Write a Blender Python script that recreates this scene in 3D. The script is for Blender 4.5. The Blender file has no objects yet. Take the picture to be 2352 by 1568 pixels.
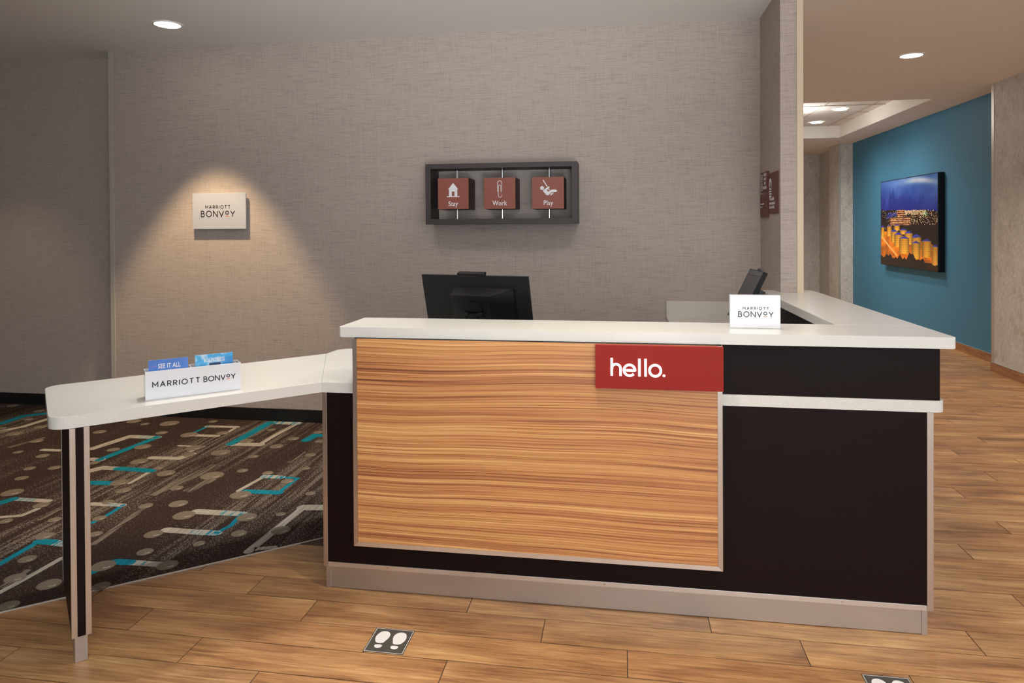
import bpy, bmesh, math, random
import numpy as np
from mathutils import Vector, Matrix
random.seed(4)
PI = math.pi
SC = bpy.context.scene
COL = SC.collection

# ------------------------------------------------------------------ camera, world, lights, exposure
cam_d = bpy.data.cameras.new('camera'); cam = bpy.data.objects.new('camera', cam_d); COL.objects.link(cam)
yaw, pitch, roll = -0.1574, -0.0092, -0.0061
fw = Vector((math.sin(yaw)*math.cos(pitch), math.cos(yaw)*math.cos(pitch), math.sin(pitch)))
rt = Vector((math.cos(yaw), -math.sin(yaw), 0)); up = rt.cross(fw)
rt2 = rt*math.cos(roll)+up*math.sin(roll); up2 = up*math.cos(roll)-rt*math.sin(roll)
M = Matrix((rt2, up2, -fw)).transposed().to_4x4(); M.translation = Vector((1.2043, -2.6346, 1.4597))
cam.matrix_world = M
cam_d.sensor_width = 36; cam_d.lens = 1577.81*36/2352; cam_d.shift_y = -244.49/2352
cam_d.clip_start = .05; cam_d.clip_end = 100
SC.camera = cam
vs = SC.view_settings
vs.view_transform = 'Standard'; vs.look = 'None'; vs.gamma = 1; vs.use_curve_mapping = False; vs.exposure = 0.25
wd = bpy.data.worlds.new('world'); SC.world = wd; wd.use_nodes = True
wb = wd.node_tree.nodes['Background']; wb.inputs[0].default_value = (.80, .91, 1, 1); wb.inputs[1].default_value = 0.9

def light(name, kind, loc, energy, color, rot=(0, 0, 0), **k):
    l = bpy.data.lights.new(name, kind); l.energy = energy; l.color = color
    for a, b in k.items(): setattr(l, a, b)
    o = bpy.data.objects.new(name, l); COL.objects.link(o); o.location = loc; o.rotation_euler = rot
    return o
WARM = (1, .80, .58); NEUT = (1, .90, .78)
# accent downlights close to the back wall (narrow) and unseen lobby lamps (the wide ones added as fill)
light('accent_lamp', 'SPOT', (-1.87, 1.68, 2.85), 165, (1, .74, .45), spot_size=math.radians(66), spot_blend=.4, shadow_soft_size=.03)
light('accent_lamp', 'SPOT', (-3.75, 1.75, 2.85), 22, WARM, spot_size=math.radians(66), spot_blend=.6, shadow_soft_size=.03)
light('unseen_lobby_lamp', 'SPOT', (1.0, -.62, 2.85), 108, (1, .87, .68), spot_size=math.radians(78), spot_blend=1, shadow_soft_size=.07)
for x, y, e in ((-1.3, -1.1, 8), (2.8, -1.2, 22), (.6, -2.6, 10), (2.0, -3.6, 18), (4.0, .4, 118), (4.0, -2.6, 60)):
    light('unseen_lobby_lamp', 'SPOT', (x, y, 2.85), e, (1, .89, .76), spot_size=math.radians(125), spot_blend=1, shadow_soft_size=.07)  # no fixtures, added out of view to even out the light
for x, e in ((-.1, 54), (1.5, 60)):
    light('desk_fill_lamp', 'SPOT', (x, .55, 2.85), e, (.99, .98, .96), spot_size=math.radians(150), spot_blend=1, shadow_soft_size=.22)  # unseen, added above the desk to brighten the back wall
light('wing_fill_lamp', 'SPOT', (-.45, .25, 2.85), 66, (1, .95, .86), spot_size=math.radians(62), spot_blend=.8, shadow_soft_size=.05)  # unseen, added to brighten the wing top
light('hall_lamp', 'SPOT', (3.6, 3.55, 2.85), 150, (1, .86, .72), spot_size=math.radians(125), spot_blend=1, shadow_soft_size=.07)
for x, y in ((4.18, 7.38), (4.18, 8.55), (3.35, 7.38), (3.35, 8.55)):
    light('coffer_lamp_and_fill', 'SPOT', (x, y, 3.05), 110, NEUT, spot_size=math.radians(150), spot_blend=1, shadow_soft_size=.08)  # left pair added, out of view
light('coffer_lamp_and_fill', 'POINT', (3.6, 7.3, 2.90), 15, (1, .95, .88), shadow_soft_size=.15)  # no fixture, added to lift the coffer sides and tiles
# added area light behind the camera, a soft fill toned like daylight
light('entrance_daylight_fill', 'AREA', (3.3, -5.4, 1.2), 90, (.84, .92, 1), rot=(PI/2+.25, 0, 0), shape='RECTANGLE', size=4.4, size_y=2.0)
# added fill behind the camera, aimed up to bounce off the ceiling
light('bounce_fill', 'AREA', (1.6, -3.6, 1.9), 80, (.92, .96, 1), rot=(PI, 0, 0), shape='DISK', size=.8)
_f = light('ceiling_fill', 'SPOT', (1.5, -3.0, .7), 400, (.93, .96, 1), spot_size=math.radians(62), spot_blend=1, shadow_soft_size=.35)  # added spot that brightens the ceiling and upper wall over the desk
_f.rotation_euler = Vector((-1.2, 4.0, 3.05)).to_track_quat('-Z', 'Y').to_euler()

# ------------------------------------------------------------------ helpers
def tag(o, label=None, cat=None, group=None, kind=None):
    if label: o['label'] = label
    if cat: o['category'] = cat
    if group: o['group'] = group
    if kind: o['kind'] = kind
    return o
def wloc(p):
    v = Vector((0, 0, 0))
    while p is not None: v += p.location; p = p.parent
    return v
def thing(name, loc, label, cat, group=None):
    o = bpy.data.objects.new(name, None); COL.objects.link(o); o.location = loc; o.empty_display_size = .05
    return tag(o, label, cat, group)
def mesh(name, bm, mat, parent=None, loc=None, smooth=False, kind=None, label=None):
    # bm in world coordinates; the object sits at its parent's origin (or at loc)
    org = wloc(parent) if parent is not None else (Vector(loc) if loc else Vector((0, 0, 0)))
    bmesh.ops.translate(bm, verts=bm.verts, vec=-org)
    bmesh.ops.recalc_face_normals(bm, faces=bm.faces)
    me = bpy.data.meshes.new(name); bm.to_mesh(me); bm.free()
    for m in (mat if isinstance(mat, (list, tuple)) else [mat]): me.materials.append(m)
    if smooth:
        for p in me.polygons: p.use_smooth = True
    o = bpy.data.objects.new(name, me); COL.objects.link(o)
    if parent is not None: o.parent = parent
    else: o.location = org
    if kind: o['kind'] = kind
    if label: o['label'] = label
    return o
def B(): return bmesh.new()
def box(bm, x0, x1, y0, y1, z0, z1, M=None, bev=0, seg=2, mi=0):
    pts = [(x, y, z) for z in (z0, z1) for y in (y0, y1) for x in (x0, x1)]
    vs_ = [bm.verts.new(M @ Vector(p) if M else Vector(p)) for p in pts]
    fs = [bm.faces.new([vs_[i] for i in f]) for f in ((0, 2, 3, 1), (4, 5, 7, 6), (0, 1, 5, 4), (2, 6, 7, 3), (0, 4, 6, 2), (1, 3, 7, 5))]
    for f in fs: f.material_index = mi
    if bev:
        es = list({e for f in fs for e in f.edges})
        bmesh.ops.bevel(bm, geom=es, offset=bev, segments=seg, affect='EDGES', profile=.5)
    return bm
def prism(bm, pts, z0, z1, M=None, bev=0, mi=0):
    n = len(pts)
    lo = [bm.verts.new(M @ Vector((x, y, z0)) if M else Vector((x, y, z0))) for x, y in pts]
    hi = [bm.verts.new(M @ Vector((x, y, z1)) if M else Vector((x, y, z1))) for x, y in pts]
    a = bm.faces.new(lo[::-1]); b = bm.faces.new(hi)
    sd = [bm.faces.new((lo[i], lo[(i+1) % n], hi[(i+1) % n], hi[i])) for i in range(n)]
    for f in [a, b]+sd: f.material_index = mi
    if bev:
        bmesh.ops.bevel(bm, geom=list(a.edges)+list(b.edges), offset=bev, segments=2, affect='EDGES', profile=.5)
    return bm
def rounded(pts, radii, seg=8):
    out = []; n = len(pts)
    for i in range(n):
        p = Vector(pts[i]).to_2d(); a = Vector(pts[i-1]).to_2d(); b = Vector(pts[(i+1) % n]).to_2d(); r = radii[i]
        if r <= 0: out.append((p.x, p.y)); continue
        u = (a-p).normalized(); v = (b-p).normalized(); ang = u.angle(v); d = r/math.tan(ang/2)
        t0 = p+u*d; t1 = p+v*d; c = p+(u+v).normalized()*(r/math.sin(ang/2))
        a0 = math.atan2(t0.y-c.y, t0.x-c.x); a1 = math.atan2(t1.y-c.y, t1.x-c.x)
        da = (a1-a0+PI) % (2*PI)-PI
        for k in range(seg+1):
            t = a0+da*k/seg; out.append((c.x+r*math.cos(t), c.y+r*math.sin(t)))
    return out
def cyl(bm, c, r, h, axis='Z', n=24, r2=None, M=None):
    rot = {'Z': Matrix(), 'X': Matrix.Rotation(PI/2, 4, 'Y'), 'Y': Matrix.Rotation(-PI/2, 4, 'X')}[axis]
    T = (M or Matrix()) @ Matrix.Translation(c) @ rot
    bmesh.ops.create_cone(bm, cap_ends=True, segments=n, radius1=r, radius2=r if r2 is None else r2, depth=h, matrix=T)
    return bm
def arc(cx, cy, rx, a0, a1, n=14, ry=None):
    ry = ry or rx
    return [(cx+rx*math.cos(math.radians(a0+(a1-a0)*i/n)), cy+ry*math.sin(math.radians(a0+(a1-a0)*i/n))) for i in range(n+1)]
def stroke(bm, pts, w, M, depth=.0006, closed=False):
    P = [Vector(p).to_2d() for p in pts]
    if closed and (P[0]-P[-1]).length < 1e-6: P = P[:-1]
    n = len(P); L = []; Rr = []
    for i in range(n):
        a = P[i-1] if (i > 0 or closed) else None; b = P[(i+1) % n] if (i < n-1 or closed) else None
        ds = [d.normalized() for d in ((P[i]-a) if a is not None else None, (b-P[i]) if b is not None else None) if d is not None]
        t = sum(ds, Vector((0, 0))).normalized(); nn = Vector((-t.y, t.x))
        k = 1/max(.35, nn.dot(Vector((-ds[0].y, ds[0].x))))
        L.append(P[i]+nn*w/2*k); Rr.append(P[i]-nn*w/2*k)
    def V(p, z): return bm.verts.new(M @ Vector((p.x, p.y, z)))
    lt = [V(p, depth) for p in L]; rr = [V(p, depth) for p in Rr]; lb = [V(p, 0) for p in L]; rb = [V(p, 0) for p in Rr]
    rng = range(n if closed else n-1)
    for i in rng:
        j = (i+1) % n
        bm.faces.new((rr[i], rr[j], lt[j], lt[i])); bm.faces.new((lt[i], lt[j], lb[j], lb[i])); bm.faces.new((rb[i], rb[j], rr[j], rr[i]))
    if not closed:
        bm.faces.new((lt[0], lb[0], rb[0], rr[0])); bm.faces.new((rr[-1], rb[-1], lb[-1], lt[-1]))
def face_frame(o, xdir, ydir):
    # matrix whose local x,y run along xdir,ydir and z = outward normal
    x = Vector(xdir).normalized(); y = Vector(ydir).normalized(); z = x.cross(y)
    m = Matrix((x, y, z)).transposed().to_4x4(); m.translation = Vector(o); return m
GL = {'M': (.92, [[(0, 0), (0, 1), (.46, .36), (.92, 1), (.92, 0)]]),
 'A': (.86, [[(0, 0), (.43, 1), (.86, 0)], [(.17, .34), (.69, .34)]]),
 'R': (.62, [[(0, 0), (0, 1), (.3, 1)]+arc(.33, .73, .27, 90, -90)+[(0, .46)], [(.3, .46), (.62, 0)]]),
 'I': (.02, [[(0, 0), (0, 1)]]),
 'O': (1.0, [arc(.5, .5, .5, 0, 360, 36)]),
 'T': (.72, [[(0, 1), (.72, 1)], [(.36, 1), (.36, 0)]]),
 'B': (.62, [[(.32, 0), (0, 0), (0, 1), (.28, 1)]+arc(.3, .77, .23, 90, -90)+[(0, .54)], [(.3, .54)]+arc(.34, .27, .27, 90, -90)+[(.1, 0)]]),
 'N': (.78, [[(0, 0), (0, 1), (.78, 0), (.78, 1)]]),
 'V': (.84, [[(0, 1), (.42, 0), (.84, 1)]]),
 'o': (.60, [arc(.3, .69, .28, 0, 360, 30)]),
 'Y': (.8, [[(0, 1), (.4, .44), (.8, 1)], [(.4, .44), (.4, 0)]])}
def word(bm, text, x0, x1, y0, h, w, M, bar=None):
    adv = [GL[c][0] if c != ' ' else .42 for c in text]
    gap = ((x1-x0)/h-sum(adv))/(len(text)-1); x = 0
    for c, a in zip(text, adv):
        if c != ' ':
            for pl in GL[c][1]:
                cl = len(pl) > 20 and abs(pl[0][0]-pl[-1][0]) < 1e-6 and abs(pl[0][1]-pl[-1][1]) < 1e-6
                stroke(bm, [(x0+(x+px)*h, y0+py*h) for px, py in pl], w, M, closed=cl)
            if c == 'o' and bar is not None: stroke(bar, [(x0+(x-.06)*h, y0+.07*h), (x0+(x+.66)*h, y0+.07*h)], w*.8, M)
        x += a+gap
def font_text(bm, text, M, size, align='CENTER', bold=0, sx=1, depth=.0004, shear=0, sp=1):
    cu = bpy.data.curves.new('t', 'FONT'); cu.body = text; cu.size = size; cu.align_x = align; cu.offset = bold; cu.extrude = depth; cu.shear = shear; cu.space_character = sp
    cu.resolution_u = 4
    ob = bpy.data.objects.new('t', cu); COL.objects.link(ob)
    bpy.context.view_layer.update()
    me = bpy.data.meshes.new_from_object(ob.evaluated_get(bpy.context.evaluated_depsgraph_get()))
    me.transform(M @ Matrix.Diagonal((sx, 1, 1, 1))); bm.from_mesh(me)
    bpy.data.objects.remove(ob); bpy.data.curves.remove(cu); bpy.data.meshes.remove(me)

# ------------------------------------------------------------------ materials
def lin(c):
    return tuple(((v/255)/12.92 if v/255 <= .04045 else ((v/255+.055)/1.055)**2.4) for v in c)
class NT:
    def __init__(s, name):
        s.m = bpy.data.materials.new(name); s.m.use_nodes = True; s.t = s.m.node_tree
        s.b = s.t.nodes['Principled BSDF']; s.out = s.t.nodes['Material Output']
    def n(s, kind, **k):
        nd = s.t.nodes.new(kind)
        for a, b in k.items():
            if a.startswith('i_'):
                key = a[2:]; nd.inputs[int(key) if key.isdigit() else key.replace('_', ' ')].default_value = b
            else: setattr(nd, a, b)
        return nd
    def l(s, a, b): s.t.links.new(a, b)
    def coord(s, scale=(1, 1, 1), out='Object', rot=(0, 0, 0), add=None):
        tc = s.n('ShaderNodeTexCoord'); mp = s.n('ShaderNodeMapping'); mp.inputs['Scale'].default_value = scale; mp.inputs['Rotation'].default_value = rot
        src = tc.outputs[out]
        if add is not None:
            va = s.n('ShaderNodeVectorMath', operation='ADD'); s.l(src, va.inputs[0]); s.l(add, va.inputs[1]); src = va.outputs[0]
        s.l(src, mp.inputs['Vector']); return mp.outputs[0]
    def noise(s, vec, scale=1, detail=3, rough=.5, dist=0):
        nn = s.n('ShaderNodeTexNoise'); nn.inputs['Scale'].default_value = scale; nn.inputs['Detail'].default_value = detail
        nn.inputs['Roughness'].default_value = rough; nn.inputs['Distortion'].default_value = dist; s.l(vec, nn.inputs['Vector']); return nn.outputs['Fac']
    def ramp(s, fac, stops, interp='LINEAR'):
        r = s.n('ShaderNodeValToRGB'); r.color_ramp.interpolation = interp; e = r.color_ramp.elements
        while len(e) < len(stops): e.new(.5)
        for el, (p, c) in zip(e, stops):
            el.position = p; el.color = (*c, 1) if len(c) == 3 else c
        s.l(fac, r.inputs['Fac']); return r.outputs['Color']
    def math(s, op, a, b=None, clamp=False):
        m = s.n('ShaderNodeMath', operation=op, use_clamp=clamp)
        for i, v in enumerate((a, b)):
            if v is None: continue
            if isinstance(v, (int, float)): m.inputs[i].default_value = v
            else: s.l(v, m.inputs[i])
        return m.outputs[0]
    def mix(s, fac, a, b, mode='MIX'):
        m = s.n('ShaderNodeMix', data_type='RGBA', blend_type=mode)
        for i, v in ((0, fac), (6, a), (7, b)):
            if isinstance(v, (int, float)): m.inputs[i].default_value = v
            elif isinstance(v, tuple): m.inputs[i].default_value = (*v, 1)
            else: s.l(v, m.inputs[i])
        return m.outputs[2]
    def bump(s, h, strength=.2, dist=.001):
        b = s.n('ShaderNodeBump'); b.inputs['Strength'].default_value = strength; b.inputs['Distance'].default_value = dist
        s.l(h, b.inputs['Height']); s.l(b.outputs[0], s.b.inputs['Normal'])
    def col(s, c):
        if isinstance(c, tuple): s.b.inputs['Base Color'].default_value = (*c, 1)
        else: s.l(c, s.b.inputs['Base Color'])
    def set(s, **k):
        for a, b in k.items(): s.b.inputs[a.replace('_', ' ')].default_value = b
        return s
def plain(name, rgb, rough=.5, metal=0, spec=.5, var=.04, scale=30, bump=.05):
    m = NT(name); c = lin(rgb)
    f = m.noise(m.coord(), scale, 3)
    m.col(m.mix(f, tuple(v*(1-var) for v in c), tuple(min(1, v*(1+var)) for v in c)))
    m.set(Roughness=rough, Metallic=metal, Specular_IOR_Level=spec)
    if bump: m.bump(f, bump, .0008)
    return m.m
def emis(name, rgb, st):
    m = NT(name); m.col((.9, .9, .9)); m.set(Emission_Color=(*rgb, 1), Emission_Strength=st); return m.m

def m_linen(name, base, dark, axis):
    # woven vinyl wallpaper: thread noise drawn out along the wall and along the height
    m = NT(name)
    if axis == 'X': h = (7, 7, 300); v = (330, 330, 9); h2 = (16, 16, 700)
    else: h = (7, 7, 300); v = (330, 330, 9); h2 = (16, 16, 700)
    a = m.noise(m.coord(h), 1, 3, .6); b = m.noise(m.coord(v), 1, 3, .6); c = m.noise(m.coord(h2), 1, 2, .6)
    g = m.noise(m.coord((1, 1, 1)), 1.6, 2)
    s = m.math('ADD', m.math('MULTIPLY', a, .42), m.math('ADD', m.math('MULTIPLY', b, .26), m.math('MULTIPLY', c, .32)))
    col = m.ramp(s, [(.34, lin(dark)), (.50, lin(base)), (.66, tuple(min(1, x*1.13) for x in lin(base)))])
    # rare dark slub threads
    sl = m.ramp(m.noise(m.coord((3.2, 3.2, 420)), 1, 1), [(.69, (1, 1, 1)), (.76, (.80, .78, .77))])
    col = m.mix(1.0, col, sl, 'MULTIPLY')
    col = m.mix(m.math('MULTIPLY', g, .12), col, tuple(x*.8 for x in lin(base)))
    m.col(col); m.set(Roughness=.78, Specular_IOR_Level=.25); m.bump(s, .25, .0012); return m.m
W_LINEN = m_linen('linen_wallpaper', (190, 176, 166), (146, 132, 122), 'X')

def m_hallwall():
    m = NT('concrete_look_vinyl')
    a = m.noise(m.coord((5, 5, 3)), 1.5, 5, .7); b = m.noise(m.coord((70, 70, 28)), 1, 3, .6); c = m.noise(m.coord((12, 12, 7)), 1, 2)
    s = m.math('ADD', m.math('MULTIPLY', a, .4), m.math('MULTIPLY', b, .6))
    col = m.ramp(s, [(.34, lin((176, 172, 166))), (.5, lin((196, 193, 188))), (.66, lin((216, 214, 210)))])
    col = m.mix(m.ramp(c, [(.60, (0, 0, 0)), (.66, (.3, .3, .3))]), col, lin((150, 136, 116)))
    m.col(col); m.set(Roughness=.55); m.bump(b, .2, .002); return m.m
W_HALL = m_hallwall()
W_TEAL = plain('teal_wall_paint', (62, 124, 158), .6, var=.06, scale=220, bump=.1)
CEIL = plain('ceiling_paint', (236, 233, 228), .9, var=.015, scale=90, bump=.08)
CEILTILE = plain('acoustic_tile', (232, 230, 226), .95, var=.03, scale=260, bump=.3)
TRIM = plain('painted_corner_trim', (186, 178, 168), .5, var=.01)
CREAM = plain('cream_painted_trim', (222, 204, 174), .5, var=.01)
METAL_TRIM = plain('satin_metal_edge', (190, 184, 176), .4, metal=.6, var=.02)
BASEB = plain('black_rubber_base', (13, 9, 9), .6, var=.05)

def m_quartz():
    m = NT('white_solid_surface')
    a = m.noise(m.coord(), 420, 2, .7); b = m.noise(m.coord(), 6, 2)
    c = m.ramp(a, [(.3, lin((212, 208, 200))), (.5, lin((224, 221, 214))), (.72, lin((231, 228, 222)))])
    m.col(c); m.set(Roughness=.22, Specular_IOR_Level=.45); return m.m
QUARTZ = m_quartz()
def m_dark():
    m = NT('dark_wenge_laminate')
    a = m.noise(m.coord((3, 3, 420)), 1, 3, .6)
    m.col(m.ramp(a, [(.3, lin((17, 6, 5))), (.7, lin((27, 11, 9)))])); m.set(Roughness=.5, Specular_IOR_Level=.14); m.bump(a, .15, .0005); return m.m
DARK = m_dark()
def m_steel(name='brushed_steel', base=(198, 191, 185), r=.38):
    m = NT(name)
    a = m.noise(m.coord((2, 2, 900)), 1, 2, .6); g = m.noise(m.coord((5, 5, 5)), 1, 3)
    m.col(m.mix(m.math('MULTIPLY', a, .35), lin(base), tuple(x*.7 for x in lin(base))))
    m.l(m.ramp(g, [(.3, (r-.015,)*3), (.7, (r+.02,)*3)]), m.b.inputs['Roughness'])
    m.set(Metallic=.9); m.bump(a, .12, .0003); return m.m
STEEL = m_steel(); STEEL_L = m_steel('bright_steel_trim', (230, 226, 222), .34); STEEL_V = m_steel('brushed_steel_trim', (200, 186, 174), .33)
CHROME = plain('polished_chrome', (225, 225, 225), .12, metal=1, var=0, bump=0)
def m_zebra():
    m = NT('zebrawood_laminate')
    w = m.noise(m.coord((1.1, 1.1, 1.6)), 1, 1, .4)
    tc = m.n('ShaderNodeTexCoord'); cb = m.n('ShaderNodeCombineXYZ'); m.l(m.math('MULTIPLY', w, .07), cb.inputs['Z'])
    va = m.n('ShaderNodeVectorMath', operation='ADD'); m.l(tc.outputs['Object'], va.inputs[0]); m.l(cb.outputs[0], va.inputs[1])
    def st(sc):
        mp = m.n('ShaderNodeMapping'); mp.inputs['Scale'].default_value = sc; m.l(va.outputs[0], mp.inputs['Vector']); return mp.outputs[0]
    a = m.noise(st((.45, .45, 62)), 1, 2, .5); b = m.noise(st((.8, .8, 210)), 1, 3, .65); c = m.noise(st((2.5, 2.5, 650)), 1, 2, .6)
    s = m.math('ADD', m.math('MULTIPLY', a, .30), m.math('ADD', m.math('MULTIPLY', b, .46), m.math('MULTIPLY', c, .24)))
    col = m.ramp(s, [(.37, lin((128, 78, 48))), (.43, lin((166, 106, 66))), (.49, lin((194, 132, 82))), (.55, lin((208, 152, 94))), (.62, lin((228, 180, 120)))])
    dk = m.ramp(m.noise(st((.8, .8, 240)), 1, 1), [(.60, (1, 1, 1)), (.68, (.72, .62, .55))])
    m.col(m.mix(1.0, col, dk, 'MULTIPLY')); m.set(Roughness=.42); m.bump(s, .08, .0006); return m.m
ZEBRA = m_zebra()
def m_floor():
    m = NT('wood_look_porcelain_tile')
    oi = m.n('ShaderNodeObjectInfo'); ge = m.n('ShaderNodeNewGeometry')
    r = m.math('FRACT', m.math('ADD', oi.outputs['Random'], m.math('MULTIPLY', ge.outputs['Random Per Island'], 7.31)))
    off = m.n('ShaderNodeCombineXYZ'); m.l(m.math('MULTIPLY', r, 37), off.inputs[0]); m.l(m.math('MULTIPLY', r, 91), off.inputs[1]); m.l(m.math('MULTIPLY', r, 13), off.inputs[2])
    wv = m.noise(m.coord((2.2, 9, 1), 'Object', add=off.outputs[0]), 1, 3, .55, .6)
    gr = m.noise(m.coord((3.5, 70, 1), 'Object', add=off.outputs[0]), 1, 4, .6, .9)
    fi = m.noise(m.coord((12, 420, 1), 'Object', add=off.outputs[0]), 1, 3, .6)
    s = m.math('ADD', m.math('MULTIPLY', wv, .42), m.math('ADD', m.math('MULTIPLY', gr, .38), m.math('MULTIPLY', fi, .20)))
    col = m.ramp(s, [(.34, lin((108, 74, 48))), (.44, lin((152, 110, 73))), (.54, lin((184, 142, 97))), (.66, lin((212, 176, 128)))])
    tone = m.ramp(r, [(0, (.80, .74, .70)), (.3, (.98, .90, .84)), (.6, (1.0, .98, .92)), (1, (.88, .86, .84))])
    m.col(m.mix(1.0, col, tone, 'MULTIPLY'))
    m.l(m.ramp(wv, [(.3, (.34,)*3), (.7, (.46,)*3)]), m.b.inputs['Roughness']); m.bump(gr, .12, .001); return m.m
TILE = m_floor()
GROUT = plain('floor_grout', (86, 66, 52), .9, var=.1)
def m_base():
    m = NT('wood_tile_base')
    a = m.noise(m.coord((6, 3, 60)), 1, 4, .6, .5)
    m.col(m.ramp(a, [(.35, lin((128, 84, 54))), (.65, lin((176, 126, 84)))])); m.set(Roughness=.45); return m.m
WBASE = m_base()
def m_carpet():
    m = NT('carpet_pile')
    band = m.noise(m.coord((1.5, .22, 1)), 1, 2, .5)
    st = m.noise(m.coord((26, 1.2, 1)), 1, 3, .7)
    sp = m.noise(m.coord((260, 85, 1)), 1, 2, .7)
    k = m.ramp(band, [(.46, (0, 0, 0)), (.60, (1, 1, 1))])
    k2 = m.ramp(st, [(.40, (0, 0, 0)), (.56, (1, 1, 1))])
    th = m.math('ADD', m.math('MULTIPLY', m.math('MULTIPLY', k, k2), .16), sp)
    speck = m.ramp(th, [(.625, (0, 0, 0)), (.665, (1, 1, 1))])
    fine = m.noise(m.coord((900, 900, 1)), 1, 1)
    base = m.mix(fine, lin((44, 32, 29)), lin((64, 49, 44)))
    m.col(m.mix(m.math('MULTIPLY', speck, .85), base, lin((140, 130, 118)))); m.set(Roughness=.95, Specular_IOR_Level=.1); m.bump(fine, .5, .002); return m.m
CARPET = m_carpet()
def m_yarn(name, rgb, stripe=.5, back=None):
    m = NT(name)
    a = m.noise(m.coord((140, 3, 1)), 1, 1); f = m.noise(m.coord((700, 700, 1)), 1, 1)
    c = lin(rgb); base = m.mix(f, tuple(v*.8 for v in c), tuple(v*1.15 for v in c))
    m.col(m.mix(m.ramp(a, [(.50, (0, 0, 0)), (.56, (stripe,)*3)]), base, back or tuple(v*.55 for v in c)))
    m.set(Roughness=.95, Specular_IOR_Level=.1); return m.m
Y_DOT = m_yarn('taupe_yarn', (122, 111, 98), .25); Y_HI = m_yarn('light_taupe_yarn', (184, 174, 158), .1)
Y_TEAL = m_yarn('teal_yarn', (24, 128, 150), .6); Y_GREY = m_yarn('silver_yarn', (176, 168, 156), .7)
Y_MIX = m_yarn('teal_silver_yarn', (176, 168, 156), 1.0, lin((24, 128, 150))); Y_FAINT = m_yarn('faint_taupe_yarn', (120, 110, 98), .9, lin((52, 40, 36)))
BROWN = plain('dark_brown_frame', (62, 52, 50), .5, var=.05)
REDBR = plain('terracotta_panel', (142, 76, 60), .5, var=.05, scale=300)
SIGNRED = plain('hello_sign_red', (150, 40, 32), .6, spec=.2, var=.05, scale=200)
MAROON = plain('maroon_sign', (100, 42, 34), .5, var=.04)
PRINTW = plain('white_print', (232, 230, 232), .6, var=0, bump=0)
PRINTK = plain('black_print', (22, 20, 28), .5, var=0, bump=0)
ORANGE = plain('orange_print', (226, 128, 92), .5, var=0, bump=0)
def m_acrylic(name, rgb):
    m = NT(name); m.col(lin(rgb)); m.set(Roughness=.16, Coat_Weight=.4, Subsurface_Weight=.0); return m.m
ACRYL = m_acrylic('white_acrylic', (232, 232, 236))
ACRYL3 = m_acrylic('off_white_acrylic', (190, 194, 204))
ACRYL2 = m_acrylic('translucent_acrylic', (206, 206, 208))
BLACKP = plain('black_plastic', (11, 10, 11), .5, spec=.3, var=.08, scale=200)
BLACKG = plain('black_gloss', (14, 13, 15), .3, spec=.4, var=.02)
SCREEN = plain('dark_screen', (62, 60, 68), .3, var=.05)
STICK = plain('floor_sticker', (74, 72, 68), .5, var=.06, scale=120)
GLOW = emis('sign_glow', (1, .97, .97), 1.5)
LAMPG = emis('lamp_diffuser', (1, .93, .82), 9)
LAMPRING = plain('white_lamp_ring', (235, 232, 226), .5, var=0)
BLUE = plain('blue_leaflet', (58, 118, 200), .35, var=.08, scale=12, bump=0)
PAPER = plain('paper_edge', (214, 222, 232), .6, var=.03)
LAMW = plain('grey_white_laminate', (214, 208, 198), .35, var=.02)
CABIN = plain('cabinet_panel', (128, 118, 110), .5, var=.03)
def m_vcol(name, rough=.35):
    m = NT(name); a = m.n('ShaderNodeVertexColor', layer_name='print'); m.col(a.outputs[0]); m.set(Roughness=rough); return m.m
PRINT = m_vcol('printed_canvas', .3)

# ------------------------------------------------------------------ room shell
W = 2.2533; CH = 2.88; CX0, CX1, CF = 2.143, 2.2728, 1.657; TX, GX, GE = 5.114, 4.883, 4.935
def struct(name, bm, mat): return mesh(name, bm, mat, kind='structure')
b = B(); box(b, -4.8, 5.6, -5.5, 12.0, -.06, -.002); FLOOR = struct('floor', b, GROUT)
b = B(); prism(b, [(-2.8, W), (2.1435, W), (2.1435, W+.16), (-2.8, W+.16)], -.0015, CH); WALLB = struct('wall_back', b, W_LINEN)
b = B(); box(b, -4.8, -2.8, 2.437, 2.6, -.0015, CH); struct('wall_back_left', b, W_LINEN)
b = B(); box(b, CX0, CX1-.038, CF, W+.16, -.0015, CH); STUB = struct('wall_desk_end', b, W_LINEN)
b = B(); box(b, CX1-.0375, CX1, CF-.006, W+.16, -.0015, CH, bev=.003); struct('trim_1', b, CREAM)
b = B(); box(b, -2.802, -2.764, W-.006, 2.436, .0, CH, bev=.002); struct('trim_2', b, TRIM)
b = B(); box(b, 2.1, CX1-.001, W+.161, 11.64, -.0015, CH); struct('wall_hall_left', b, W_HALL)
b = B(); box(b, -4.8, -4.7, -5.5, 2.436, -.0015, CH); struct('wall_left', b, W_LINEN)
b = B(); box(b, -4.7, -.9, -5.5, -5.4, -.0015, CH); struct('wall_front_blocker', b, W_LINEN)  # out of view, added to keep outside light off the left part
b = B(); box(b, TX, TX+.12, GE-.2, 9.86, -.0015, CH); struct('wall_right_teal', b, W_TEAL)
b = B(); box(b, GX, TX+.12, -5.5, GE-.001, -.0015, CH); struct('wall_right', b, W_HALL)
b = B(); box(b, GX-.004, GX+.02, GE-.045, GE+.004, .09, CH, bev=.001); struct('trim_3', b, METAL_TRIM)
b = B(); box(b, 4.889, TX+.12, 9.861, 10.42, -.0015, CH); struct('wall_right_pier', b, W_HALL)
b = B(); box(b, 4.884, 4.912, 9.852, 9.875, .09, CH, bev=.001); struct('trim_4', b, METAL_TRIM)
b = B(); box(b, 5.06, 5.24, 10.421, 11.64, -.0015, CH); struct('wall_right_end', b, W_HALL)
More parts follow.
